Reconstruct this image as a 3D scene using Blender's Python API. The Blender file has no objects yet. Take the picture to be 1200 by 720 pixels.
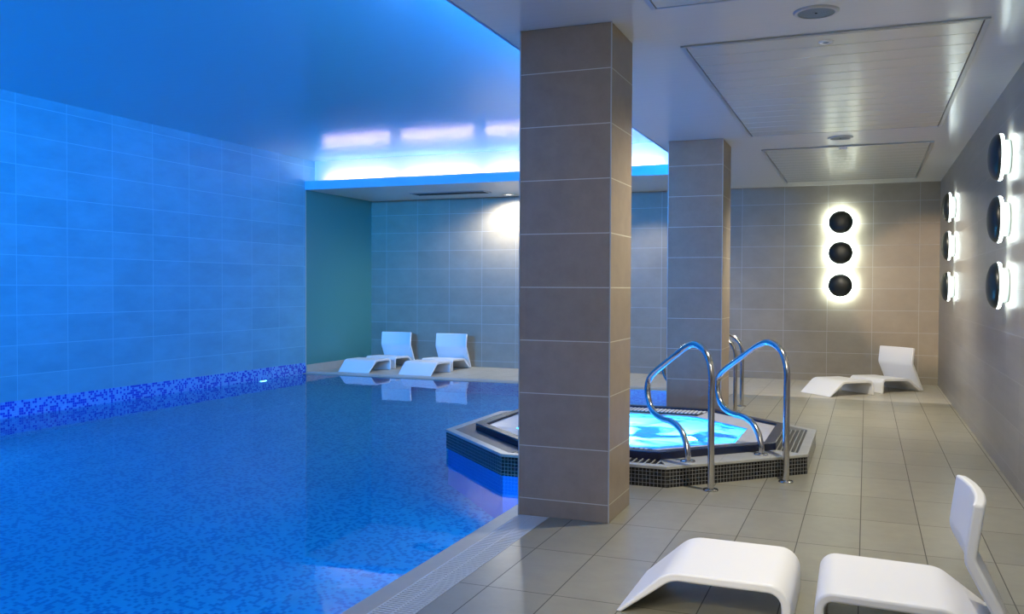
import bpy, bmesh, math, random
from mathutils import Vector, Matrix

random.seed(7)
C = bpy.context.scene.collection
SC = bpy.context.scene

# ------------------------------------------------------------------ camera
H_CAM = 1.3
YAW, PITCH, ROLL, FPX = 0.3767, 0.0221, -0.0044, 1049.35
cam_d = bpy.data.cameras.new('camera')
cam_d.sensor_width = 36.0
cam_d.lens = FPX / 1200.0 * 36.0
cam_d.clip_start = 0.05
cam = bpy.data.objects.new('camera', cam_d)
C.objects.link(cam)
right0 = Vector((math.cos(YAW), math.sin(YAW), 0))
fwd0 = Vector((-math.sin(YAW), math.cos(YAW), 0))
zz = Vector((0, 0, 1))
fwd = fwd0 * math.cos(PITCH) - zz * math.sin(PITCH)
up1 = zz * math.cos(PITCH) + fwd0 * math.sin(PITCH)
cr, sr = math.cos(ROLL), math.sin(ROLL)
rgt = right0 * cr - up1 * sr
up = right0 * sr + up1 * cr
m = Matrix(((rgt.x, up.x, -fwd.x, 0), (rgt.y, up.y, -fwd.y, 0), (rgt.z, up.z, -fwd.z, H_CAM), (0, 0, 0, 1)))
cam.matrix_world = m
SC.camera = cam

# ------------------------------------------------------------------ render look
SC.view_settings.view_transform = 'Standard'
SC.view_settings.look = 'None'
SC.view_settings.exposure = 0.0
SC.view_settings.gamma = 1.0
SC.view_settings.use_curve_mapping = False
SC.cycles.use_denoising = True
SC.cycles.max_bounces = 8
SC.cycles.diffuse_bounces = 4
SC.cycles.glossy_bounces = 4
SC.cycles.transmission_bounces = 6
SC.cycles.transparent_max_bounces = 10
SC.cycles.sample_clamp_indirect = 4.0
SC.cycles.blur_glossy = 0.6
w = bpy.data.worlds.new('world')
SC.world = w
w.use_nodes = True
w.node_tree.nodes['Background'].inputs[0].default_value = (0.02, 0.03, 0.05, 1)
w.node_tree.nodes['Background'].inputs[1].default_value = 0.3

# ------------------------------------------------------------------ key dimensions
XR, XL = 0.911, -7.845            # right and left walls
YF, YB = -2.2, 13.315             # wall behind the camera and far wall
H, H2 = 2.748, 3.203              # low ceiling, pool ceiling
XC = -1.97                        # edge of the low ceiling beside the pool
YC = 11.39                        # edge of the low ceiling over the far deck
PX, PY = -1.935, 11.30            # water edge on the right, at the far end
COP, GRT = 0.10, 0.185            # coping and overflow grating widths
ZW = -0.012                       # water level
PD = -1.25                        # pool floor
SX, SY = -1.77, 7.15              # hot tub centre
BLUE = (0.002, 0.30, 1.0)
CYAN = (0.02, 0.50, 1.0)


def area(name, loc, direction, sx, sy, power, color, spread=180):
    l = bpy.data.lights.new(name, 'AREA')
    l.shape = 'RECTANGLE'
    l.size, l.size_y = sx, sy
    l.energy, l.color = power, color
    l.spread = math.radians(spread)
    o = bpy.data.objects.new(name, l)
    C.objects.link(o)
    o.location = loc
    o.rotation_euler = Vector(direction).to_track_quat('-Z', 'Y').to_euler()
    return o


def spot(name, loc, target, power, color, angle=60, blend=0.6, radius=0.03):
    l = bpy.data.lights.new(name, 'SPOT')
    l.energy, l.color = power, color
    l.spot_size, l.spot_blend = math.radians(angle), blend
    l.shadow_soft_size = radius
    o = bpy.data.objects.new(name, l)
    C.objects.link(o)
    o.location = loc
    o.rotation_euler = (Vector(target) - Vector(loc)).to_track_quat('-Z', 'Y').to_euler()
    return o


def point(name, loc, power, color, radius=0.08):
    l = bpy.data.lights.new(name, 'POINT')
    l.energy, l.color, l.shadow_soft_size = power, color, radius
    o = bpy.data.objects.new(name, l)
    C.objects.link(o)
    o.location = loc
    return o


# blue LED cove along the pool side of the low ceiling
area('blue_strip_light', (XC + 0.10, 4.6, 2.97), (-1, 0, 0.10), 13.2, 0.12, 470, BLUE)
area('blue_strip_light', (-5.9, YF + 0.12, 2.90), (-0.25, 1, -0.05), 3.4, 0.2, 400, BLUE, 66)  # unseen blue lamp added behind the camera to light the far fascia
# underwater lamps along both long sides and the near end of the pool
for y in (-0.6, 1.4, 3.4, 5.3):
    area('pool_light', (XL + 0.03, y, -0.5), (1, 0.15, 0.12), 0.5, 0.25, 17, CYAN)
for y in (1.2, 3.4, 5.3, 9.6, 10.8):
    area('pool_light', (PX - 0.03, y, -0.45), (-1, 0, 0.05), 0.4, 0.22, 30 if y > 9 else 16, (0.03, 0.6, 1.0))
# white spots over the deck, several added as fill without a fixture
for (x, y, tx, ty, pw, an) in ((-1.15, -0.2, -0.75, 3.9, 380, 18), (-0.25, 1.6, -0.3, 3.0, 90, 140),
                               (-0.235, 5.53, -0.1, 5.6, 300, 156), (-0.235, 9.78, -0.35, 10.6, 380, 150),
                               (-0.25, -1.2, -0.9, 4.4, 190, 76)):
    spot('ceiling_beam', (x, y, H - 0.03), (tx, ty, 0), pw, (1.0, 0.90, 0.70), an, 0.7, 0.04)
spot('ceiling_beam', (-5.2, 12.98, H - 0.04), (-5.15, 13.05, 0), 170, (1.0, 0.97, 0.86), 172, 0.6, 0.06)
spot('ceiling_beam', (-0.25, 1.6, H - 0.03), (0.80, YB, 1.25), 1500, (1.0, 0.70, 0.46), 11, 0.5, 0.02)
spot('ceiling_beam', (-0.235, 5.53, H - 0.03), (-1.5, 8.83, 1.95), 120, (1.0, 0.90, 0.86), 38, 0.8, 0.04)  # extra beam from the near fitting, added to brighten the rear column
spot('ceiling_beam', (0.45, 3.3, H - 0.03), (-0.30, 3.80, 0.2), 38, (1.0, 0.94, 0.84), 44, 0.8, 0.03)  # unseen spot added to lift the nearest lounger
spot('ceiling_beam', (-3.0, 12.6, H - 0.03), (-3.0, 12.7, 0), 50, (1.0, 0.95, 0.86), 120, 0.6, 0.03)


# ------------------------------------------------------------------ materials
MATS = {}


def nmat(name):
    mt = bpy.data.materials.new(name)
    mt.use_nodes = True
    nt = mt.node_tree
    return mt, nt, nt.nodes['Principled BSDF']


def setp(b, **kw):
    names = dict(color='Base Color', rough='Roughness', metal='Metallic', spec='Specular IOR Level', coat='Coat Weight',
                 coatr='Coat Roughness', trans='Transmission Weight', ior='IOR', em='Emission Color', es='Emission Strength')
    for k, v in kw.items():
        if k in ('color', 'em') and len(v) == 3:
            v = (*v, 1)
        b.inputs[names[k]].default_value = v


def plain(name, color, rough=0.5, bump=0.0, bscale=200.0, stretch=(1, 1, 1), var=0.0, **kw):
    mt, nt, b = nmat(name)
    setp(b, color=color, rough=rough, **kw)
    N, L = nt.nodes, nt.links
    if bump or var:
        geo = N.new('ShaderNodeNewGeometry')
        mp = N.new('ShaderNodeMapping')
        mp.inputs['Scale'].default_value = stretch
        L.new(geo.outputs['Position'], mp.inputs['Vector'])
        nz = N.new('ShaderNodeTexNoise')
        nz.inputs['Scale'].default_value = bscale
        nz.inputs['Detail'].default_value = 3
        L.new(mp.outputs[0], nz.inputs['Vector'])
        if bump:
            bp = N.new('ShaderNodeBump')
            bp.inputs['Strength'].default_value = bump
            bp.inputs['Distance'].default_value = 0.01
            L.new(nz.outputs['Fac'], bp.inputs['Height'])
            L.new(bp.outputs[0], b.inputs['Normal'])
        if var:
            mx = N.new('ShaderNodeMix')
            mx.data_type = 'RGBA'
            mx.inputs[6].default_value = (*[c * (1 - var) for c in color], 1)
            mx.inputs[7].default_value = (*[min(1, c * (1 + var)) for c in color], 1)
            L.new(nz.outputs['Fac'], mx.inputs[0])
            L.new(mx.outputs[2], b.inputs['Base Color'])
    MATS[name] = mt
    return mt


def emis(name, color, strength):
    mt, nt, b = nmat(name)
    setp(b, color=(0.8, 0.8, 0.8), em=color, es=strength)
    MATS[name] = mt
    return mt


def tiles(name, src, su, sv, ou, ov, gw, c1, c2, grout, rough=0.4, second=None, share=0.0, mottling=0.12,
          streak=(6, 6, 6), bump=0.15, no_u=False, no_v=False, grough=0.6, spec=0.5, relief=0.0):
    """Procedural tiling. src: 'xz','yz','xy' world axes or 'uv' (metres)."""
    mt, nt, b = nmat(name)
    N, L = nt.nodes, nt.links

    def mth(op, a, bb=None, c=None):
        n = N.new('ShaderNodeMath')
        n.operation = op
        for i, v in enumerate((a, bb, c)):
            if v is None:
                continue
            if isinstance(v, (int, float)):
                n.inputs[i].default_value = v
            else:
                L.new(v, n.inputs[i])
        return n.outputs[0]

    geo = N.new('ShaderNodeNewGeometry')
    sep = N.new('ShaderNodeSeparateXYZ')
    if src == 'uv':
        uvn = N.new('ShaderNodeUVMap')
        L.new(uvn.outputs[0], sep.inputs[0])
        u, v = sep.outputs[0], sep.outputs[1]
    else:
        L.new(geo.outputs['Position'], sep.inputs[0])
        ax = {'x': 0, 'y': 1, 'z': 2}
        u, v = sep.outputs[ax[src[0]]], sep.outputs[ax[src[1]]]
    pu = mth('DIVIDE', mth('SUBTRACT', u, ou), su)
    pv = mth('DIVIDE', mth('SUBTRACT', v, ov), sv)
    cu, cv = mth('FLOOR', pu), mth('FLOOR', pv)
    fu, fv = mth('SUBTRACT', pu, cu), mth('SUBTRACT', pv, cv)

    def edge(f, s):
        d = mth('MULTIPLY', mth('MINIMUM', f, mth('SUBTRACT', 1.0, f)), s)
        return mth('LESS_THAN', d, gw / 2)
    if no_u:
        g = edge(fv, sv)
    elif no_v:
        g = edge(fu, su)
    else:
        g = mth('MAXIMUM', edge(fu, su), edge(fv, sv))
    cb = N.new('ShaderNodeCombineXYZ')
    L.new(cu, cb.inputs[0])
    L.new(cv, cb.inputs[1])
    wn = N.new('ShaderNodeTexWhiteNoise')
    wn.noise_dimensions = '2D'
    L.new(cb.outputs[0], wn.inputs['Vector'])

    def mix(fac, a, bb):
        n = N.new('ShaderNodeMix')
        n.data_type = 'RGBA'
        if isinstance(fac, (int, float)):
            n.inputs[0].default_value = fac
        else:
            L.new(fac, n.inputs[0])
        for i, q in ((6, a), (7, bb)):
            if isinstance(q, tuple):
                n.inputs[i].default_value = (*q, 1)
            else:
                L.new(q, n.inputs[i])
        return n.outputs[2]
    col = mix(wn.outputs['Value'], c1, c2)
    if second:
        pick = mth('LESS_THAN', N.new('ShaderNodeSeparateColor').outputs[0], share)
        sc_ = [n for n in N if n.type == 'SEPARATE_COLOR'][-1]
        L.new(wn.outputs['Color'], sc_.inputs[0])
        col = mix(pick, col, second)
    if mottling:
        mp = N.new('ShaderNodeMapping')
        mp.inputs['Scale'].default_value = streak
        L.new(geo.outputs['Position'], mp.inputs['Vector'])
        nz = N.new('ShaderNodeTexNoise')
        nz.inputs['Scale'].default_value = 1.0
        nz.inputs['Detail'].default_value = 5
        nz.inputs['Roughness'].default_value = 0.65
        L.new(mp.outputs[0], nz.inputs['Vector'])
        k = mth('ADD', mth('MULTIPLY', mth('SUBTRACT', nz.outputs['Fac'], 0.5), mottling * 4), 1.0)
        vm = N.new('ShaderNodeVectorMath')
        vm.operation = 'SCALE'
        L.new(col, vm.inputs[0])
        L.new(k, vm.inputs['Scale'])
        col = vm.outputs[0]
    col = mix(g, col, grout)
    L.new(col, b.inputs['Base Color'])
    L.new(mth('ADD', rough, mth('MULTIPLY', g, grough - rough)), b.inputs['Roughness'])
    b.inputs['Specular IOR Level'].default_value = spec
    if bump:
        fine = N.new('ShaderNodeTexNoise')
        fine.inputs['Scale'].default_value = 45
        fine.inputs['Detail'].default_value = 3
        L.new(geo.outputs['Position'], fine.inputs['Vector'])
        hgt = mth('SUBTRACT', mth('MULTIPLY', fine.outputs['Fac'], 0.3 + relief), g)
        bp = N.new('ShaderNodeBump')
        bp.inputs['Strength'].default_value = bump
        bp.inputs['Distance'].default_value = 0.003
        L.new(hgt, bp.inputs['Height'])
        L.new(bp.outputs[0], b.inputs['Normal'])
    MATS[name] = mt
    return mt


GREY = ((0.265, 0.232, 0.175), (0.30, 0.262, 0.20))
GRT_W = (0.42, 0.40, 0.36)
tiles('wall_tile_left', 'yz', 0.61, 0.30, 0.36, 0.10, 0.006, (0.10, 0.31, 0.42), (0.125, 0.345, 0.46), (0.20, 0.47, 0.60), rough=0.45, streak=(2, 2, 5))  # bluish tile, its colour deepened to stand for the blue light
tiles('wall_tile_right', 'yz', 0.61, 0.30, 0.36, 0.10, 0.006, (0.215, 0.20, 0.185), (0.25, 0.235, 0.215), (0.42, 0.41, 0.40), rough=0.34, streak=(1.2, 1.2, 14), bump=0.3, relief=0.6)
tiles('wall_tile_back', 'xz', 0.587, 0.30, 0.077, 0.10, 0.006, *GREY, GRT_W, rough=0.4, streak=(3, 3, 4), bump=0.3, relief=0.6)
tiles('column_tile', 'xz', 0.6, 0.30, 0.0, 0.10, 0.005, (0.24, 0.195, 0.15), (0.275, 0.222, 0.172), (0.55, 0.53, 0.46), rough=0.42, no_u=True, streak=(9, 9, 9))
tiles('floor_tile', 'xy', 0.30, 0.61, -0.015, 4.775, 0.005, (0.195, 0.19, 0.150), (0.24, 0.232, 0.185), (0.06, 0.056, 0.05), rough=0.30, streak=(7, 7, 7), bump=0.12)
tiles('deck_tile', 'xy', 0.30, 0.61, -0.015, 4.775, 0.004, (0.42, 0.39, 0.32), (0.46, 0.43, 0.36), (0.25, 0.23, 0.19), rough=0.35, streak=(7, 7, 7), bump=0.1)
tiles('pool_mosaic_floor', 'xy', 0.024, 0.024, 0, 0, 0.002, (0.10, 0.36, 0.66), (0.14, 0.44, 0.74), (0.16, 0.44, 0.70), rough=0.3, second=(0.05, 0.20, 0.52), share=0.34, mottling=0.06, streak=(1, 1, 1), bump=0.0)
tiles('pool_mosaic_long', 'yz', 0.026, 0.025, 0, 0, 0.002, (0.09, 0.26, 0.60), (0.14, 0.36, 0.70), (0.16, 0.36, 0.64), rough=0.2, second=(0.02, 0.04, 0.45), share=0.42, mottling=0.04, streak=(1, 1, 1), bump=0.0)
tiles('pool_mosaic_short', 'xz', 0.026, 0.025, 0, 0, 0.002, (0.09, 0.26, 0.60), (0.14, 0.36, 0.70), (0.16, 0.36, 0.64), rough=0.2, second=(0.02, 0.04, 0.45), share=0.42, mottling=0.04, streak=(1, 1, 1), bump=0.0)
tiles('black_mosaic', 'uv', 0.025, 0.025, 0, 0, 0.0026, (0.004, 0.005, 0.009), (0.010, 0.011, 0.016), (0.24, 0.24, 0.235), rough=0.12, mottling=0, bump=0.25)
tiles('black_mosaic_top', 'xy', 0.025, 0.025, 0, 0, 0.003, (0.012, 0.013, 0.02), (0.03, 0.03, 0.04), (0.15, 0.15, 0.15), rough=0.40, mottling=0, bump=0.2)
tiles('cap_tile', 'xy', 0.30, 0.30, 0, 0, 0.002, (0.33, 0.34, 0.33), (0.37, 0.38, 0.37), (0.26, 0.26, 0.26), rough=0.28, mottling=0.08, streak=(8, 8, 8), bump=0.05)

plain('ceiling_paint', (0.88, 0.87, 0.78), 0.17, bump=0.10, bscale=1.0, stretch=(2.5, 26, 2), spec=0.75)
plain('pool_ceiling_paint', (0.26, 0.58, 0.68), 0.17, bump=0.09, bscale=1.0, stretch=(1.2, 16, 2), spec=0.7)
plain('plank_metal', (0.84, 0.87, 0.80), 0.19, bump=0.03, bscale=1.0, stretch=(1.5, 12, 2), metal=0.4, spec=0.7)
plain('frame_metal', (0.50, 0.52, 0.52), 0.3, metal=0.5)
plain('dark_gap', (0.03, 0.035, 0.035), 0.6)
plain('white_paint', (0.78, 0.78, 0.78), 0.5)
plain('fascia_lit_blue', (0.36, 0.48, 0.62), 0.45)  # blue light on the white lip is put into its colour
plain('teal_panel', (0.07, 0.24, 0.22), 0.30, bump=0.1, bscale=60)
plain('skirting', (0.42, 0.38, 0.31), 0.4, var=0.1, bscale=9)
plain('coping_stone', (0.32, 0.31, 0.26), 0.35, var=0.1, bscale=12)
plain('grating_plastic', (0.46, 0.50, 0.53), 0.4)
plain('lounger_plastic', (0.80, 0.80, 0.80), 0.42, bump=0.03, bscale=300)
plain('chrome', (0.62, 0.60, 0.57), 0.14, metal=1.0)
plain('black_gloss', (0.006, 0.009, 0.009), 0.38)
plain('disc_drum', (0.30, 0.36, 0.35), 0.35)
plain('tub_edge', (0.006, 0.010, 0.035), 0.2)
plain('tub_shell', (0.60, 0.66, 0.74), 0.25)
plain('tub_basin', (0.10, 0.40, 0.80), 0.3)
plain('tub_wall_blue', (0.10, 0.20, 0.75), 0.3)
plain('tub_deck', (0.62, 0.60, 0.58), 0.35, var=0.12, bscale=14)
plain('grate_black', (0.010, 0.010, 0.013), 0.35)
plain('grille_grey', (0.22, 0.27, 0.27), 0.5, bump=0.3, bscale=500)
emis('disc_glow', (0.86, 1.0, 0.93), 170.0)
emis('disc_glow_soft', (0.88, 1.0, 0.96), 16.0)
emis('disc_rim_glow', (0.88, 1.0, 0.95), 11.0)
emis('disc_rim_soft', (0.88, 1.0, 0.97), 3.5)
emis('tube_glow', (1.0, 0.72, 0.82), 40.0)
emis('lamp_lens', (1.0, 0.97, 0.9), 8.0)
emis('pool_lamp_lens', (0.55, 0.95, 1.0), 9.0)


def water_mat(name, tint, rough, bscale, bstr, dist, reflect=1.0, white_patches=None):
    # clear tinted refraction below, Fresnel mirror above
    mt = bpy.data.materials.new(name)
    mt.use_nodes = True
    nt = mt.node_tree
    N, L = nt.nodes, nt.links
    N.remove(N['Principled BSDF'])
    out = N['Material Output']
    tr = N.new('ShaderNodeBsdfRefraction')
    tr.inputs['IOR'].default_value = 1.33
    tr.inputs['Roughness'].default_value = 0.0
    tr.inputs[0].default_value = (*tint, 1)
    gl = N.new('ShaderNodeBsdfGlossy')
    gl.inputs['Roughness'].default_value = rough
    gl.inputs[0].default_value = (reflect, reflect, reflect, 1)
    fr = N.new('ShaderNodeFresnel')
    fr.inputs[0].default_value = 1.33
    geo = N.new('ShaderNodeNewGeometry')
    nz = N.new('ShaderNodeTexNoise')
    nz.inputs['Scale'].default_value = bscale
    nz.inputs['Detail'].default_value = 2
    L.new(geo.outputs['Position'], nz.inputs['Vector'])
    bp = N.new('ShaderNodeBump')
    bp.inputs['Strength'].default_value = bstr
    bp.inputs['Distance'].default_value = dist
    L.new(nz.outputs['Fac'], bp.inputs['Height'])
    L.new(bp.outputs[0], gl.inputs['Normal'])
    L.new(bp.outputs[0], fr.inputs['Normal'])
    L.new(bp.outputs[0], tr.inputs['Normal'])
    mx = N.new('ShaderNodeMixShader')
    L.new(fr.outputs[0], mx.inputs[0])
    L.new(tr.outputs[0], mx.inputs[1])
    L.new(gl.outputs[0], mx.inputs[2])
    last = mx.outputs[0]
    if white_patches:  # noise-shaped white patches mixed over the water
        df = N.new('ShaderNodeBsdfDiffuse')
        tl = N.new('ShaderNodeBsdfTranslucent')
        df.inputs[0].default_value = (0.85, 0.97, 1.0, 1)
        tl.inputs[0].default_value = (0.75, 0.97, 1.0, 1)
        ad = N.new('ShaderNodeMixShader')
        ad.inputs[0].default_value = 0.8
        L.new(df.outputs[0], ad.inputs[1])
        L.new(tl.outputs[0], ad.inputs[2])
        n2 = N.new('ShaderNodeTexNoise')
        n2.inputs['Scale'].default_value = white_patches
        n2.inputs['Detail'].default_value = 3
        n2.inputs['Distortion'].default_value = 0.6
        L.new(geo.outputs['Position'], n2.inputs['Vector'])
        rp = N.new('ShaderNodeValToRGB')
        rp.color_ramp.elements[0].position = 0.46
        rp.color_ramp.elements[1].position = 0.58
        L.new(n2.outputs['Fac'], rp.inputs[0])
        mm = N.new('ShaderNodeMath')
        mm.operation = 'MULTIPLY'
        mm.inputs[1].default_value = 0.8
        L.new(rp.outputs[0], mm.inputs[0])
        m2 = N.new('ShaderNodeMixShader')
        L.new(mm.outputs[0], m2.inputs[0])
        L.new(last, m2.inputs[1])
        L.new(ad.outputs[0], m2.inputs[2])
        last = m2.outputs[0]
    L.new(last, out.inputs[0])
    MATS[name] = mt


water_mat('pool_water', (0.30, 0.86, 0.95), 0.02, 2.2, 0.05, 0.03)
water_mat('tub_water', (0.35, 0.85, 1.0), 0.05, 7.0, 0.5, 0.05, white_patches=2.6)


# ------------------------------------------------------------------ mesh helpers
def bx(bm, x0, x1, y0, y1, z0, z1):
    vs = [bm.verts.new((x, y, z)) for x in (x0, x1) for y in (y0, y1) for z in (z0, z1)]
    for f in ((0, 1, 3, 2), (4, 6, 7, 5), (0, 4, 5, 1), (2, 3, 7, 6), (0, 2, 6, 4), (1, 5, 7, 3)):
        bm.faces.new([vs[i] for i in f])
    return vs


def prism(bm, poly, z0, z1):
    a = [bm.verts.new((x, y, z0)) for x, y in poly]
    b = [bm.verts.new((x, y, z1)) for x, y in poly]
    n = len(poly)
    bm.faces.new(a[::-1])
    bm.faces.new(b)
    for i in range(n):
        bm.faces.new((a[i], a[(i + 1) % n], b[(i + 1) % n], b[i]))


def ringprism(bm, outer, inner, z0, z1, zi=None):
    """Ring between two polygons with the same corner count; zi = top height at the inner edge."""
    n = len(outer)
    zi = z1 if zi is None else zi
    ob = [bm.verts.new((x, y, z0)) for x, y in outer]
    ot = [bm.verts.new((x, y, z1)) for x, y in outer]
    ib = [bm.verts.new((x, y, z0)) for x, y in inner]
    it = [bm.verts.new((x, y, zi)) for x, y in inner]
    for i in range(n):
        j = (i + 1) % n
        bm.faces.new((ob[i], ob[j], ot[j], ot[i]))
        bm.faces.new((ot[i], ot[j], it[j], it[i]))
        bm.faces.new((it[i], it[j], ib[j], ib[i]))
        bm.faces.new((ib[i], ib[j], ob[j], ob[i]))


def lathe(bm, prof, seg=48, cap=True):
    rings = []
    for r, z in prof:
        if r < 1e-6:
            rings.append([bm.verts.new((0, 0, z))])
        else:
            rings.append([bm.verts.new((r * math.cos(2 * math.pi * i / seg), r * math.sin(2 * math.pi * i / seg), z)) for i in range(seg)])
    for a, b in zip(rings, rings[1:]):
        for i in range(seg):
            j = (i + 1) % seg
            if len(a) == 1 and len(b) == 1:
                continue
            if len(a) == 1:
                bm.faces.new((a[0], b[i], b[j]))
            elif len(b) == 1:
                bm.faces.new((a[i], b[0], a[j]))
            else:
                bm.faces.new((a[i], b[i], b[j], a[j]))


def sweep(bm, pts, r, seg=20):
    pts = [Vector(q) for q in pts]
    rings = []
    t0 = (pts[1] - pts[0]).normalized()
    ref = Vector((0, 0, 1)) if abs(t0.z) < 0.9 else Vector((1, 0, 0))
    nrm = t0.cross(ref).normalized()
    for i, q in enumerate(pts):
        t = (pts[min(i + 1, len(pts) - 1)] - pts[max(i - 1, 0)]).normalized()
        nrm = (nrm - t * nrm.dot(t)).normalized()
        bn = t.cross(nrm)
        rings.append([bm.verts.new(q + nrm * (r * math.cos(2 * math.pi * k / seg)) + bn * (r * math.sin(2 * math.pi * k / seg))) for k in range(seg)])
    for a, b in zip(rings, rings[1:]):
        for k in range(seg):
            bm.faces.new((a[k], a[(k + 1) % seg], b[(k + 1) % seg], b[k]))
    bm.faces.new(rings[0][::-1])
    bm.faces.new(rings[-1])


def obj(name, bm, mat, parent=None, smooth=None, bevel=None, uvbox=False):
    bmesh.ops.recalc_face_normals(bm, faces=bm.faces[:])
    me = bpy.data.meshes.new(name)
    if uvbox:                                   # UV in metres: along the face, and world z
        uvl = bm.loops.layers.uv.new('UVMap')
        for f in bm.faces:
            n = f.normal
            t = Vector((-n.y, n.x, 0))
            t = t.normalized() if t.length > 1e-5 else Vector((1, 0, 0))
            o_ = min((l.vert.co.dot(t) for l in f.loops))
            for l in f.loops:
                l[uvl].uv = (l.vert.co.dot(t) - o_, l.vert.co.z)
    bm.to_mesh(me)
    bm.free()
    o = bpy.data.objects.new(name, me)
    C.objects.link(o)
    me.materials.append(MATS[mat])
    if parent:
        o.parent = parent
    if bevel:
        md = o.modifiers.new('bevel', 'BEVEL')
        md.width, md.segments = bevel, 3
        md.limit_method = 'ANGLE'
        md.angle_limit = math.radians(40)
    if smooth is not None:
        for pl in me.polygons:
            pl.use_smooth = True
        me.set_sharp_from_angle(angle=math.radians(smooth))
    return o


def struct(name, bm, mat, parent=None, **k):
    o = obj(name, bm, mat, parent, **k)
    if parent is None:
        o['kind'] = 'structure'
    return o


def tag(o, label, cat, group=None, kind=None):
    o['label'], o['category'] = label, cat
    if group:
        o['group'] = group
    if kind:
        o['kind'] = kind
    return o


def thing(name, label, cat, loc=(0, 0, 0), rz=0.0, group=None):
    o = bpy.data.objects.new(name, None)
    C.objects.link(o)
    o.location = loc
    o.rotation_euler = (0, 0, rz)
    return tag(o, label, cat, group)


def dup(root, label, loc=None, rot=None, group=None):
    r = root.copy()
    C.objects.link(r)
    if loc is not None:
        r.location = loc
    if rot is not None:
        r.rotation_euler = rot
    r['label'] = label
    if group:
        r['group'] = group
    for ch in list(root.children):
        c = ch.copy()
        C.objects.link(c)
        c.parent = r
        for g in list(ch.children):
            d = g.copy()
            C.objects.link(d)
            d.parent = c
    return r


def box_struct(name, mat, *dims, parent=None, **k):
    bm = bmesh.new()
    bx(bm, *dims)
    return struct(name, bm, mat, parent, **k)


def octo(R):
    k = R * math.tan(math.pi / 8)
    pts = [(k, -R), (R, -k), (R, k), (k, R), (-k, R), (-R, k), (-R, -k), (-k, -R)]
    return [(SX + a, SY + b) for a, b in pts]      # starts front-right of the front side, goes counter-clockwise


# ------------------------------------------------------------------ room shell
W = 0.15
box_struct('wall_right', 'wall_tile_right', XR, XR + W, YF, YB + W, PD - 0.1, H2 + 0.1)
box_struct('wall_back', 'wall_tile_back', XL - W, XR, YB, YB + W, PD - 0.1, H2 + 0.1)
box_struct('wall_front', 'wall_tile_back', XL - W, XR + W, YF - W, YF, PD - 0.1, H2 + 0.1)
# left wall: tiled along the pool, plain teal in the far recess
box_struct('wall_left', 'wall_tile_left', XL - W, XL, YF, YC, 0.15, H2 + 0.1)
box_struct('wall_recess', 'teal_panel', XL - W, XL, YC, YB, PD - 0.1, H + 0.02)
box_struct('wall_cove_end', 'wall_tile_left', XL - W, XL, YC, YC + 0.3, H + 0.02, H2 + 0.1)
box_struct('trim_1', 'skirting', XL - 0.001, XL + 0.006, YC - 0.008, YC + 0.008, 0.1, H)
box_struct('baseboard_recess', 'skirting', XL, XL + 0.014, YC, YB, 0.0, 0.115)

# low ceiling (L-shaped slab)
bm = bmesh.new()
prism(bm, [(XC, YF), (XR, YF), (XR, YB), (XL, YB), (XL, YC), (XC, YC)], H, H + 0.03)
struct('ceiling', bm, 'ceiling_paint')
# high pool ceiling
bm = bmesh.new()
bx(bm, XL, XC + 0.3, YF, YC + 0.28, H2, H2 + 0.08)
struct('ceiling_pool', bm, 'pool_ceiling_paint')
# cove lips (upstands on the edge of the low ceiling) and the walls behind the troughs
box_struct('trim_2', 'fascia_lit_blue', XL, XC - 0.02, YC - 0.02, YC - 0.0005, H - 0.001, H + 0.128)
box_struct('trim_3', 'fascia_lit_blue', XC - 0.02, XC - 0.0005, YF, YC, H - 0.001, H + 0.128)
box_struct('wall_cove_back', 'white_paint', XL, XC + 0.3, YC + 0.24, YC + 0.27, H + 0.03, H2)
box_struct('wall_cove_side', 'white_paint', XC + 0.22, XC + 0.25, YF, YC + 0.25, H + 0.03, H2)

# deck floor: one outline cut around the hot tub and the pool
o8 = octo(1.385)
k8 = PX + COP + GRT
yv = 11.30 + COP + GRT
bm = bmesh.new()
R_ = 1.385
kk = R_ * math.tan(math.pi / 8)
tub_right = [(k8, SY - R_), (SX + kk, SY - R_), (SX + R_, SY - kk), (SX + R_, SY + kk), (SX + kk, SY + R_), (k8, SY + R_)]
YD = 11.2
fl = [(XR, YF), (XR, YD), (k8, YD)] + tub_right[::-1] + [(k8, YF)]
prism(bm, fl, -0.12, 0.0)
struct('floor', bm, 'floor_tile')
bm = bmesh.new()
prism(bm, [(XR, YD), (XR, YB), (XL, YB), (XL, yv), (k8, yv), (k8, YD)], -0.12, 0.0)
struct('floor_deck', bm, 'deck_tile')

# pool shell
box_struct('floor_pool', 'pool_mosaic_floor', XL - W, PX + 0.1, YF, PY + 0.1, PD - 0.1, PD)
box_struct('wall_pool_left', 'pool_mosaic_long', XL - W, XL + 0.001, YF, YC, PD, 0.15)
for n_, (ya, yb) in enumerate(((YF, SY - 1.42), (SY + 1.42, PY))):
    box_struct('wall_pool_right', 'pool_mosaic_long', PX, PX + 0.1, ya, yb, PD, -0.03)
box_struct('wall_pool_back', 'pool_mosaic_short', XL, PX + 0.1, PY, PY + 0.1, PD, -0.03)


def strip_poly(a, b):
    """L-shaped strip of the pool edge between offsets a and b from the water, near part and far part"""
    near = [(PX + a, YF), (PX + b, YF), (PX + b, SY - 1.385), (PX + a, SY - 1.385)]
    far = [(PX + a, SY + 1.385), (PX + b, SY + 1.385), (PX + b, PY + b), (XL, PY + b), (XL, PY + a), (PX + a, PY + a)]
    return near, far


for poly in strip_poly(0.0, COP):
    bm = bmesh.new()
    n = len(poly)
    prism(bm, poly, -0.03, -0.004)
    struct('trim_4', bm, 'coping_stone', bevel=0.006)


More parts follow.
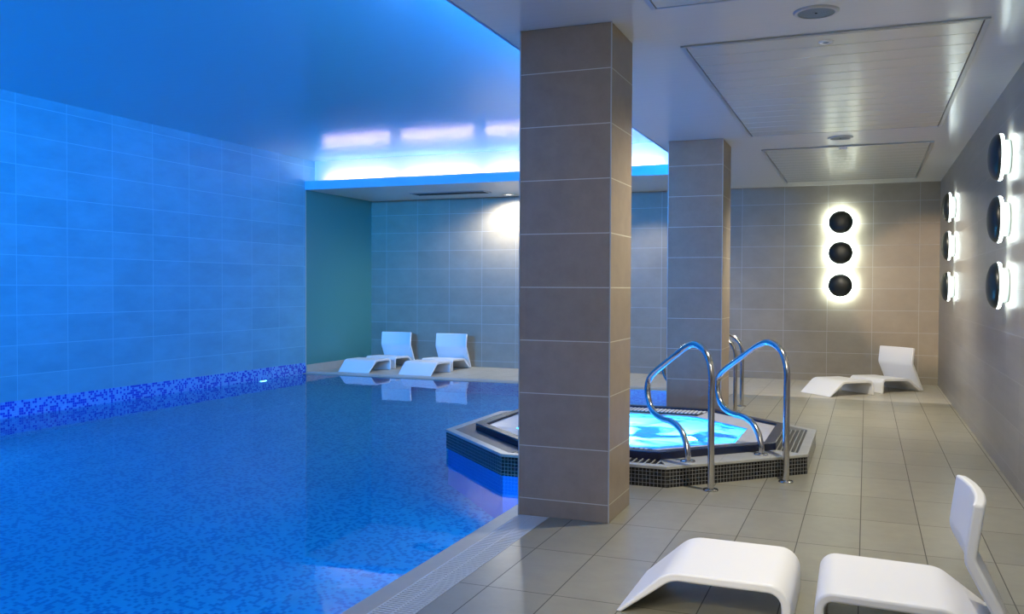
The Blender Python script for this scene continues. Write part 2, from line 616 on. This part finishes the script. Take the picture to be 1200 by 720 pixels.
def grate(y0, y1, axis):
    bm = bmesh.new()
    if axis == 'y':       # runs along y: bars across x
        x0, x1 = PX + COP + 0.004, PX + COP + GRT - 0.004
        y = y0
        while y < y1:
            bx(bm, x0, x1, y, min(y + 0.011, y1), -0.02, 0.0)
            y += 0.022
        for xx in (x0, (x0 + x1) / 2 - 0.004, x1 - 0.008):
            bx(bm, xx, xx + 0.008, y0, y1, -0.022, -0.001)
    else:
        ya, yb = PY + COP + 0.004, PY + COP + GRT - 0.004
        x = y0
        while x < y1:
            bx(bm, x, x + 0.010, ya, yb, -0.02, 0.0)
            x += 0.020
        for yy in (ya, (ya + yb) / 2 - 0.004, yb - 0.008):
            bx(bm, y0, y1, yy, yy + 0.008, -0.022, -0.001)
    return bm


g1 = obj('overflow_grating', grate(0.6, SY - 1.39, 'y'), 'grating_plastic')
tag(g1, 'pale grey slatted overflow grating along near pool edge beside big front column', 'grating', 'overflow gratings')
g2 = obj('overflow_grating', grate(SY + 1.39, PY + COP, 'y'), 'grating_plastic')
tag(g2, 'pale overflow grating along pool edge behind the hot tub', 'grating', 'overflow gratings')
g3 = obj('overflow_grating', grate(XL, PX + COP + GRT - 0.01, 'x'), 'grating_plastic')
tag(g3, 'pale overflow grating along far end of pool in front of two loungers', 'grating', 'overflow gratings')
for poly in strip_poly(COP, COP + GRT):
    bm = bmesh.new()
    prism(bm, poly, -0.09, -0.045)
    struct('trim_5', bm, 'dark_gap')

# columns
CX0, CX1 = -1.835, -1.305


def column(y0, y1):
    bm = bmesh.new()
    bx(bm, CX0, CX1, y0, y1, -0.0, H)
    o = struct('column', bm, 'column_tile', bevel=0.004)
    bm = bmesh.new()
    for xx in (CX0, CX1):
        bx(bm, xx - 0.003, xx + 0.003, y0 - 0.003, y0 + 0.003, 0, H)
    obj('corner_trim', bm, 'frame_metal', o)
    return o


c1 = column(4.755, 5.225)
tag(c1, 'large square tiled column in front of the hot tub', 'column', kind='structure')
c2 = column(8.83, 9.385)
tag(c2, 'square tiled column standing behind the hot tub', 'column', kind='structure')

# water
bm = bmesh.new()
outl = [(XL + 0.002, YF), (PX - 0.0, YF), (PX, SY - 1.385 + 0.0)]
tl = [(SX - kk, SY - R_), (SX - R_, SY - kk), (SX - R_, SY + kk), (SX - kk, SY + R_)]
outl += tl + [(PX, SY + 1.385), (PX, PY), (XL + 0.002, PY)]
vs = [bm.verts.new((x, y, ZW)) for x, y in outl]
bm.faces.new(vs)
wo = obj('pool_water', bm, 'pool_water')
tag(wo, 'still blue water filling the large swimming pool', 'water', kind='stuff')

# ------------------------------------------------------------------ hot tub
TUB = thing('hot_tub', 'octagonal hot tub with black mosaic surround and bright rippled blue water', 'hot tub', (SX, SY, 0))
ZR = 0.14


def tpart(name, bm, mat, parent=TUB, **k):
    bmesh.ops.translate(bm, verts=bm.verts[:], vec=(-SX, -SY, 0))
    return obj(name, bm, mat, parent, **k)


bm = bmesh.new()
ringprism(bm, octo(1.40), octo(1.30), ZW - 0.006, ZR - 0.022)
sur = tpart('surround', bm, 'black_mosaic', uvbox=True)
bm = bmesh.new()
ringprism(bm, octo(1.385), octo(1.30), PD, ZW - 0.006)
tpart('underwater_wall', bm, 'tub_wall_blue')
bm = bmesh.new()
ringprism(bm, octo(1.405), octo(1.335), ZR - 0.02, ZR)
tpart('cap_border', bm, 'cap_tile', bevel=0.003)
# top ledge, made of eight wedges: grated, mosaic or plain light tile, as in the photo
oo, ii = octo(1.335), octo(1.17)


def wedge(i, z0, z1):
    bm = bmesh.new()
    j = (i + 1) % 8
    prism(bm, [oo[i], oo[j], ii[j], ii[i]], z0, z1)
    return bm


def bars(i, inner, outer, z0, z1, pitch, width, across=True, f0=0.0, f1=1.0):
    """bars across a side of the octagon (perpendicular to the side), between two octagon sizes"""
    bm = bmesh.new()
    a, b = [Vector((*q, 0)) for q in (outer[i], outer[(i + 1) % 8])]
    c, d = [Vector((*q, 0)) for q in (inner[i], inner[(i + 1) % 8])]
    t = (b - a).normalized()
    L_ = (b - a).length
    n = Vector((-t.y, t.x, 0))
    dep = abs((c - a).dot(n))
    if across:
        s = L_ * f0 + pitch
        while s < L_ * f1 - pitch:
            # clip to the mitres
            lim = min(dep, s / math.tan(math.pi / 8) * 0.999, (L_ - s) / math.tan(math.pi / 8))
            lim = min(dep, lim)
            p0, p1 = a + t * (s - width / 2), a + t * (s + width / 2)
            q1, q0 = p1 + n * lim, p0 + n * lim
            prism(bm, [(v.x, v.y) for v in (p0, p1, q1, q0)], z0, z1)
            s += pitch
    else:
        s = pitch * 0.6
        while s < dep - width:
            p0, p1 = a + n * s + t * (s * 0.42), a + n * s + t * (L_ - s * 0.42)
            q1, q0 = p1 + n * width, p0 + n * width
            prism(bm, [(v.x, v.y) for v in (p0, p1, q1, q0)], z0, z1)
            s += pitch
    return bm


for i in range(8):
    if i == 0:                                     # the stepping side between the handrails: plain tile
        tpart('step_tile', wedge(i, ZR - 0.02, ZR - 0.001), 'cap_tile')
    elif i == 1:
        tpart('grate', wedge(i, ZR - 0.03, ZR - 0.008), 'grate_black')
        tpart('grate_bars', bars(i, ii, oo, ZR - 0.008, ZR - 0.001, 0.033, 0.006, across=False), 'cap_tile')
    elif i in (5, 4, 6, 3):
        tpart('mosaic_ledge', wedge(i, ZR - 0.02, ZR - 0.004), 'black_mosaic_top')
    else:
        tpart('grate', wedge(i, ZR - 0.03, ZR - 0.008), 'grate_black')
        tpart('grate_bars', bars(i, ii, oo, ZR - 0.008, ZR - 0.001, 0.042, 0.006), 'cap_tile')
# dark raised shell edge, pale inner deck, overflow teeth
bm = bmesh.new()
ringprism(bm, octo(1.18), octo(1.095), ZR - 0.03, 0.19)
tpart('shell_edge', bm, 'tub_edge', bevel=0.008)
bm = bmesh.new()
ringprism(bm, octo(1.095), octo(0.875), ZR - 0.06, 0.172, 0.150)
tpart('inner_border', bm, 'tub_deck', bevel=0.003)
for i in (3, 4, 7):
    outer, inner = octo(1.085 if i != 7 else 0.94), octo(0.90 if i != 7 else 0.885)
    bm = bars(i, inner, outer, 0.168 if i != 7 else 0.153, 0.176 if i != 7 else 0.158, 0.036, 0.018)
    tpart('overflow_teeth', bm, 'white_paint')
    j = (i + 1) % 8
    bm = bmesh.new()
    prism(bm, [outer[i], outer[j], inner[j], inner[i]], 0.15, 0.1695 if i != 7 else 0.1545)
    tpart('overflow_slot', bm, 'grate_black')
# basin
bm = bmesh.new()


def ring_at(R, z):
    return [bm.verts.new((x, y, z)) for x, y in octo(R)]


rings = [ring_at(0.875, 0.150), ring_at(0.86, -0.10), ring_at(0.62, -0.14), ring_at(0.56, -0.45), ring_at(0.30, -0.5)]
for a, b in zip(rings, rings[1:]):
    for q in range(8):
        bm.faces.new((a[q], a[(q + 1) % 8], b[(q + 1) % 8], b[q]))
bm.faces.new(rings[-1])
tpart('basin', bm, 'tub_basin')
bm = bmesh.new()
NX = 70
gridv = {}
for a in range(NX):
    for b in range(NX):
        x = -0.875 + 1.75 * a / (NX - 1)
        y = -0.875 + 1.75 * b / (NX - 1)
        if abs(x) + abs(y) <= 0.872 * math.sqrt(2) and abs(x) <= 0.872 and abs(y) <= 0.872:
            zed = 0.133 + 0.006 * math.sin(9 * x + 3 * math.sin(5 * y)) * math.cos(8 * y + 2 * math.sin(6 * x))
            gridv[a, b] = bm.verts.new((SX + x, SY + y, zed))
for (a, b), v in gridv.items():
    q = [(a, b), (a + 1, b), (a + 1, b + 1), (a, b + 1)]
    if all(k in gridv for k in q):
        bm.faces.new([gridv[k] for k in q])
tpart('water_surface', bm, 'tub_water', smooth=60)
for (dx, dy, pw) in ((-0.25, 0.25, 60), (0.0, -0.35, 60), (0.45, 0.05, 14), (-0.5, -0.3, 30)):
    point('tub_light', (SX + dx, SY + dy, -0.12), pw * 1.5, (0.12, 0.62, 1.0), 0.06)


# ------------------------------------------------------------------ handrails
def catmull(P, n=7):
    P = [Vector(q) for q in P]
    out = []
    Q = [P[0] * 2 - P[1]] + P + [P[-1] * 2 - P[-2]]
    for i in range(1, len(Q) - 2):
        a, b, c, d = Q[i - 1:i + 3]
        for k in range(n):
            t = k / n
            out.append(0.5 * ((2 * b) + (c - a) * t + (2 * a - 5 * b + 4 * c - d) * t * t + (3 * b - a - 3 * c + d) * t ** 3))
    out.append(P[-1])
    return out


RAIL = [(0, 0.0), (0, 0.3), (0, 0.6), (0.0, 0.74), (0.03, 0.84), (0.10, 0.905), (0.20, 0.928), (0.305, 0.897), (0.43, 0.833), (0.56, 0.764),
        (0.675, 0.70), (0.745, 0.64), (0.765, 0.565), (0.735, 0.47), (0.67, 0.41), (0.56, 0.383), (0.45, 0.378), (0.35, 0.345),
        (0.285, 0.275), (0.258, 0.20), (0.255, 0.14)]


def handrail(label, base, ang, z_in, group):
    """outer leg on the deck at base; the loop reaches along direction ang; z_in = height the inner leg stands on"""
    t = thing('handrail', label, 'handrail', (base[0], base[1], 0), ang, group)
    sh = ZR - z_in
    pts = [(s, 0, max(z - sh, 0.0) if i > 0 else 0.004) for i, (s, z) in enumerate(RAIL)]
    bm = bmesh.new()
    sweep(bm, catmull(pts), 0.0215, 20)
    obj('rail', bm, 'chrome', t, smooth=40)
    for s, z in ((0, 0.0), (RAIL[-1][0], z_in)):
        bm = bmesh.new()
        lathe(bm, [(0.0, 0), (0.048, 0), (0.050, 0.004), (0.046, 0.010), (0.030, 0.014), (0.0, 0.014)], 32)
        bmesh.ops.translate(bm, verts=bm.verts[:], vec=(s, 0, z))
        obj('flange', bm, 'chrome', t, smooth=30)
    return t


A_IN = math.radians(135)
handrail('curved chrome handrail in front of the hot tub, the one nearer the big column', (-0.915, 5.795), A_IN, ZR, 'chrome handrails at the hot tub')
handrail('curved chrome handrail in front of the hot tub, the one further from the big column', (-0.487, 6.24), A_IN, ZR, 'chrome handrails at the hot tub')
handrail('curved chrome pool handrail behind the hot tub, the one further from it', (-1.262, 10.08), math.pi, 0.0, 'chrome handrails at the pool edge')
handrail('curved chrome pool handrail closest behind the rear column', (-1.272, 9.62), math.pi, 0.0, 'chrome handrails at the pool edge')


# ------------------------------------------------------------------ loungers
def fillet(P, rads, n=8):
    out = [Vector(P[0])]
    for i in range(1, len(P) - 1):
        a, b, c = Vector(P[i - 1]), Vector(P[i]), Vector(P[i + 1])
        u, v = (a - b).normalized(), (c - b).normalized()
        r = rads[i - 1]
        if r <= 0:
            out.append(b)
            continue
        half = math.acos(max(-1, min(1, u.dot(v)))) / 2
        d = min(r / math.tan(half), (a - b).length * 0.48, (c - b).length * 0.48)
        r = d * math.tan(half)
        cen = b + (u + v).normalized() * (r / math.sin(half))
        s, e = b + u * d - cen, b + v * d - cen
        ang = s.angle(e)
        for k in range(n + 1):
            t = k / n
            q = (s * math.sin((1 - t) * ang) + e * math.sin(t * ang)) / math.sin(ang)
            out.append(cen + q)
    out.append(Vector(P[-1]))
    return out


LW = 0.545


def band(P, th, v0, v1, nv=1, bend=None):
    """strip with profile P (u,z), material on the right-hand side of the path, extruded across the width"""
    P = [Vector(q) for q in P]
    nor = []
    for i in range(len(P)):
        t1 = (P[i] - P[i - 1]).normalized() if i else (P[1] - P[0]).normalized()
        t2 = (P[i + 1] - P[i]).normalized() if i < len(P) - 1 else t1
        n1, n2 = Vector((t1.y, -t1.x)), Vector((t2.y, -t2.x))
        m_ = (n1 + n2).normalized()
        nor.append(m_ / max(0.5, m_.dot(n1)))
    bm = bmesh.new()
    outs, ins = [], []
    for j in range(nv + 1):
        v = v0 + (v1 - v0) * j / nv
        row_o, row_i = [], []
        for q, n_ in zip(P, nor):
            off = bend(v, q) if bend else 0.0
            row_o.append(bm.verts.new((q.x + off, v, q.y)))
            r = q + n_ * th
            row_i.append(bm.verts.new((r.x + off, v, max(r.y, 0.0))))
        outs.append(row_o)
        ins.append(row_i)
    N_ = len(P)
    for j in range(nv):
        for i in range(N_ - 1):
            bm.faces.new((outs[j][i], outs[j][i + 1], outs[j + 1][i + 1], outs[j + 1][i]))
            bm.faces.new((ins[j][i], ins[j + 1][i], ins[j + 1][i + 1], ins[j][i + 1]))
        for i in (0, N_ - 1):
            bm.faces.new((outs[j][i], outs[j + 1][i], ins[j + 1][i], ins[j][i]))
    for j in (0, nv):
        for i in range(N_ - 1):
            bm.faces.new((outs[j][i], ins[j][i], ins[j][i + 1], outs[j][i + 1]))
    return bm


def make_stool(label, loc, rz, group):
    P = fillet([(0, 0.0), (0.205, 0.185), (0.674, 0.182), (0.674, 0.0)], (0.14, 0.085))
    o = obj('footstool', band(P, 0.034, 0, LW, 1), 'lounger_plastic', smooth=35, bevel=0.009)
    o.location, o.rotation_euler = loc, (0, 0, rz)
    tag(o, label, 'footstool', group)
    return o


def make_chair(label, loc, rz, group):
    t = thing('lounge_chair', label, 'lounge chair', loc, rz, group)
    P = fillet([(0, 0.0), (0, 0.186), (0.455, 0.174), (0.655, 0.028)], (0.068, 0.12))
    obj('seat', band(P, 0.034, 0, LW, 1), 'lounger_plastic', t, smooth=35, bevel=0.009)

    def bend(v, q):
        w_ = (2 * v / LW - 1)
        return -0.030 * w_ * w_ * min(1, max(0, (q.y - 0.1) / 0.3))
    P = fillet([(0.672, 0.0), (0.515, 0.345), (0.545, 0.555)], (0.10,))
    obj('backrest', band(P, 0.040, 0, LW, 14, bend), 'lounger_plastic', t, smooth=35, bevel=0.010)
    return t


GS, GC = 'white footstools of the loungers', 'white moulded lounge chairs'
s_near = make_stool('white curved footstool of the nearest lounger, in the right foreground', (-0.923, 3.473, 0), 0.0, GS)
c_near = make_chair('white moulded lounge chair nearest the viewer, its back by the picture edge', (-0.165, 3.455, 0), 0.01, GC)


def place(src, label, loc, rz):
    return dup(src, label, loc, (0, 0, rz), src['group'])


place(s_near, 'white curved footstool by the far wall, left of the chair under three round lamps', (-0.395, 11.35, 0), 0.735)
place(c_near, 'white lounge chair in the far right corner below three round wall lamps', (0.195, 11.965, 0), 0.79)
place(s_near, 'white footstool on the far pool deck, leftmost, nearest the green side wall', (-6.916, 11.66, 0), 1.56)
place(c_near, 'white lounge chair on the far pool deck, leftmost, nearest the green side wall', (-6.935, 12.50, 0), 1.56)
place(s_near, 'white footstool on the far pool deck, between the left lounger and big column', (-5.881, 11.66, 0), 1.555)
place(c_near, 'white lounge chair on the far pool deck, right one of the two there', (-5.907, 12.44, 0), 1.555)


# ------------------------------------------------------------------ round wall lamps
def make_disc(label, loc, rot, group, glow='disc_glow'):
    """axis +z points out of the wall"""
    t = thing('wall_lamp', label, 'wall lamp', loc, 0, group)
    t.rotation_euler = rot
    bm = bmesh.new()
    lathe(bm, [(0, 0.001), (0.112, 0.001), (0.118, 0.006), (0.118, 0.049), (0, 0.049)], 48)
    obj('drum', bm, 'disc_drum', t, smooth=40)
    bm = bmesh.new()
    lathe(bm, [(0.119, 0.0515), (0.119, 0.047), (0.158, 0.049), (0.158, 0.0515), (0.119, 0.0515)], 64)
    obj('glowing_ring', bm, glow, t, smooth=40)
    bm = bmesh.new()
    lathe(bm, [(0, 0.052), (0.160, 0.052), (0.164, 0.058), (0.164, 0.066), (0.158, 0.070), (0, 0.070)], 64)
    obj('glowing_rim', bm, 'disc_rim_soft' if 'soft' in glow else 'disc_rim_glow', t, smooth=40)
    bm = bmesh.new()
    prof = [(0, 0.0695), (0.157, 0.0695), (0.160, 0.074)]
    for k in range(1, 11):
        a = k / 10 * math.pi / 2
        prof.append((0.160 * math.cos(a) ** 0.9 if k < 10 else 0, 0.074 + 0.062 * math.sin(a)))
    lathe(bm, prof, 64)
    obj('dome', bm, 'black_gloss', t, smooth=40)
    return t


RB = (math.radians(90), 0, 0)               # out of the back wall (towards -y)
RR = (0, math.radians(-90), 0)              # out of the right wall (towards -x)
G1, G2, G3 = 'round lamps on the far wall', 'round lamps on the right wall near the corner', 'round lamps on the right wall closer to viewer'
d0 = make_disc('top round black lamp of the three glowing on the far wall', (-0.342, YB, 2.222), RB, G1)
dup(d0, 'middle round black lamp of the three glowing on the far wall', (-0.340, YB, 1.796), RB, G1)
dup(d0, 'bottom round black lamp of the three glowing on the far wall', (-0.338, YB, 1.345), RB, G1)
d1 = None
for yy, G_, wh in ((11.12, G2, 'on the right wall near the far corner'), (7.03, G3, 'on the right wall, in the column nearer the viewer'),
                   (2.94, 'added round lamps beside the viewer', 'added on the right wall beside the viewer, past the picture edge')):
    for z, nm in ((2.215, 'top'), (1.785, 'middle'), (1.327, 'bottom')):
        lb = f'{nm} round black lamp {wh}'
        if d1 is None:
            d1 = make_disc(lb, (XR, yy, z), RR, G_, 'disc_glow_soft')
        else:
            dup(d0 if yy < 5 else d1, lb, (XR, yy, z), RR, G_)  # the row beside the viewer is unseen, added for white fill


# ------------------------------------------------------------------ ceiling panels and fittings
def panel(label, x0, x1, y0, y1, n):
    t = thing('ceiling_panel', label, 'ceiling panel', (x0, y0, H), 0, 'slatted ceiling panels')
    w_, d_ = x1 - x0, y1 - y0
    bm = bmesh.new()
    f = 0.028
    for a in ((0, f, 0, d_), (w_ - f, w_, 0, d_), (f, w_ - f, 0, f * 0.5), (f, w_ - f, d_ - f * 0.5, d_)):
        bx(bm, *a, -0.012, -0.001)
    obj('frame', bm, 'frame_metal', t, bevel=0.002)
    bm = bmesh.new()
    bx(bm, 0.002, w_ - 0.002, 0.002, d_ - 0.002, -0.003, -0.0015)
    obj('shadow_gap', bm, 'dark_gap', t)
    bm = bmesh.new()
    p_ = (d_ - 0.04) / n
    for i in range(n):
        ya = 0.02 + i * p_ + 0.0035
        bx(bm, f + 0.006, w_ - f - 0.006, ya, 0.02 + (i + 1) * p_ - 0.0035, -0.012, -0.003)
    obj('slats', bm, 'plank_metal', t, bevel=0.0025)
    return t


panel('large slatted metal ceiling panel between the two round speakers', -1.053, 0.60, 5.38, 8.765, 14)
panel('slatted metal ceiling panel next to the far wall', -1.04, 0.60, 9.68, 12.72, 13)
panel('slatted ceiling panel at the top edge of the picture', -1.053, 0.60, 1.2, 4.60, 14)


def speaker(label, x, y):
    t = thing('ceiling_speaker', label, 'ceiling speaker', (x, y, H), 0, 'round ceiling speakers')
    bm = bmesh.new()
    lathe(bm, [(0.094, 0.0), (0.116, 0.0), (0.116, -0.003), (0.108, -0.010), (0.094, -0.010), (0.094, 0.0)], 48)
    obj('rim', bm, 'frame_metal', t, smooth=30)
    bm = bmesh.new()
    lathe(bm, [(0, -0.001), (0.095, -0.001), (0.095, -0.007), (0, -0.008)], 48)
    obj('grille', bm, 'grille_grey', t, smooth=30)
    bm = bmesh.new()
    lathe(bm, [(0, -0.007), (0.006, -0.008), (0.006, -0.011), (0, -0.012)], 12)
    obj('screw', bm, 'black_gloss', t)
    return t


speaker('round grey ceiling speaker nearest the viewer, before the large slatted panel', -0.262, 4.965)
speaker('round grey ceiling speaker between the two slatted panels', -0.25, 9.16)


def fitting(label, x, y, r=0.042, grp='small round ceiling fittings'):
    t = thing('ceiling_fitting', label, 'ceiling fitting', (x, y, H - 0.0122), 0, grp)
    bm = bmesh.new()
    lathe(bm, [(r * 0.45, 0.0), (r, 0.0), (r, -0.003), (r * 0.8, -0.008), (r * 0.45, -0.006), (r * 0.45, 0.0)], 32)
    obj('rim', bm, 'white_paint', t, smooth=30)
    bm = bmesh.new()
    lathe(bm, [(0, -0.001), (r * 0.45, -0.001), (r * 0.4, -0.005), (0, -0.006)], 24)
    obj('lens', bm, 'grille_grey', t, smooth=30)
    return t


fitting('small round white fitting in the large slatted ceiling panel', -0.236, 5.54)
fitting('small round white fitting in the far slatted ceiling panel', -0.236, 9.78)
t = thing('downlight', 'small bright recessed downlight over the far deck by the wall', 'downlight', (-5.2, 12.98, H), 0)
bm = bmesh.new()
lathe(bm, [(0.055, 0), (0.085, 0), (0.085, -0.006), (0.06, -0.012), (0.055, 0)], 32)
obj('rim', bm, 'frame_metal', t, smooth=30)
bm = bmesh.new()
lathe(bm, [(0, -0.001), (0.055, -0.001), (0.05, -0.005), (0, -0.006)], 32)
obj('lens', bm, 'lamp_lens', t)
# long air vent in the soffit above the far deck
t = thing('ceiling_vent', 'long thin air vent in the ceiling above the far loungers', 'air vent', (-6.6, 12.35, H), 0)
bm = bmesh.new()
bx(bm, 0, 1.25, 0, 0.30, -0.010, -0.001)
obj('frame', bm, 'frame_metal', t, bevel=0.002)
bm = bmesh.new()
for k in range(7):
    bx(bm, 0.03, 1.22, 0.03 + k * 0.036, 0.05 + k * 0.036, -0.014, -0.0095)
obj('slots', bm, 'dark_gap', t)

# fluorescent tubes in the far cove
tube = None
xs = (-7.05, -5.72, -4.39, -3.06)
lab = ('leftmost fluorescent tube glowing in the far cove', 'second fluorescent tube from the left in the far cove',
       'fluorescent tube in the far cove just left of the big column', 'fluorescent tube in the far cove seen between the two columns')
for x, lb in zip(xs, lab):
    if tube is None:
        tube = thing('fluorescent_tube', lb, 'tube lamp', (x, YC + 0.12, H + 0.03), 0, 'fluorescent tubes in the far cove')
        bm = bmesh.new()
        bx(bm, -0.60, 0.60, -0.025, 0.025, 0, 0.03)
        obj('batten', bm, 'white_paint', tube, bevel=0.003)
        bm = bmesh.new()
        sweep(bm, [(-0.57, 0, 0.065), (0, 0, 0.065), (0.57, 0, 0.065)], 0.014, 16)
        obj('tube', bm, 'tube_glow', tube, smooth=40)
        for sx_ in (-1, 1):
            bm = bmesh.new()
            bx(bm, sx_ * 0.585 - 0.012, sx_ * 0.585 + 0.012, -0.018, 0.018, 0.028, 0.085)
            obj('lamp_holder', bm, 'white_paint', tube)
    else:
        dup(tube, lb, (x, YC + 0.12, H + 0.03))

# small lamp at the waterline of the left pool wall
t = thing('pool_lamp', 'small bright lamp just under the waterline of the left mosaic wall', 'pool lamp', (XL + 0.001, 10.35, -0.16), 0)
t.rotation_euler = (0, math.radians(90), 0)
bm = bmesh.new()
lathe(bm, [(0, 0.0), (0.10, 0.0), (0.10, 0.008), (0.08, 0.014), (0, 0.014)], 32)
obj('bezel', bm, 'frame_metal', t, smooth=30)
bm = bmesh.new()
lathe(bm, [(0, 0.013), (0.08, 0.0135), (0.065, 0.019), (0, 0.022)], 32)
obj('lens', bm, 'pool_lamp_lens', t, smooth=30)
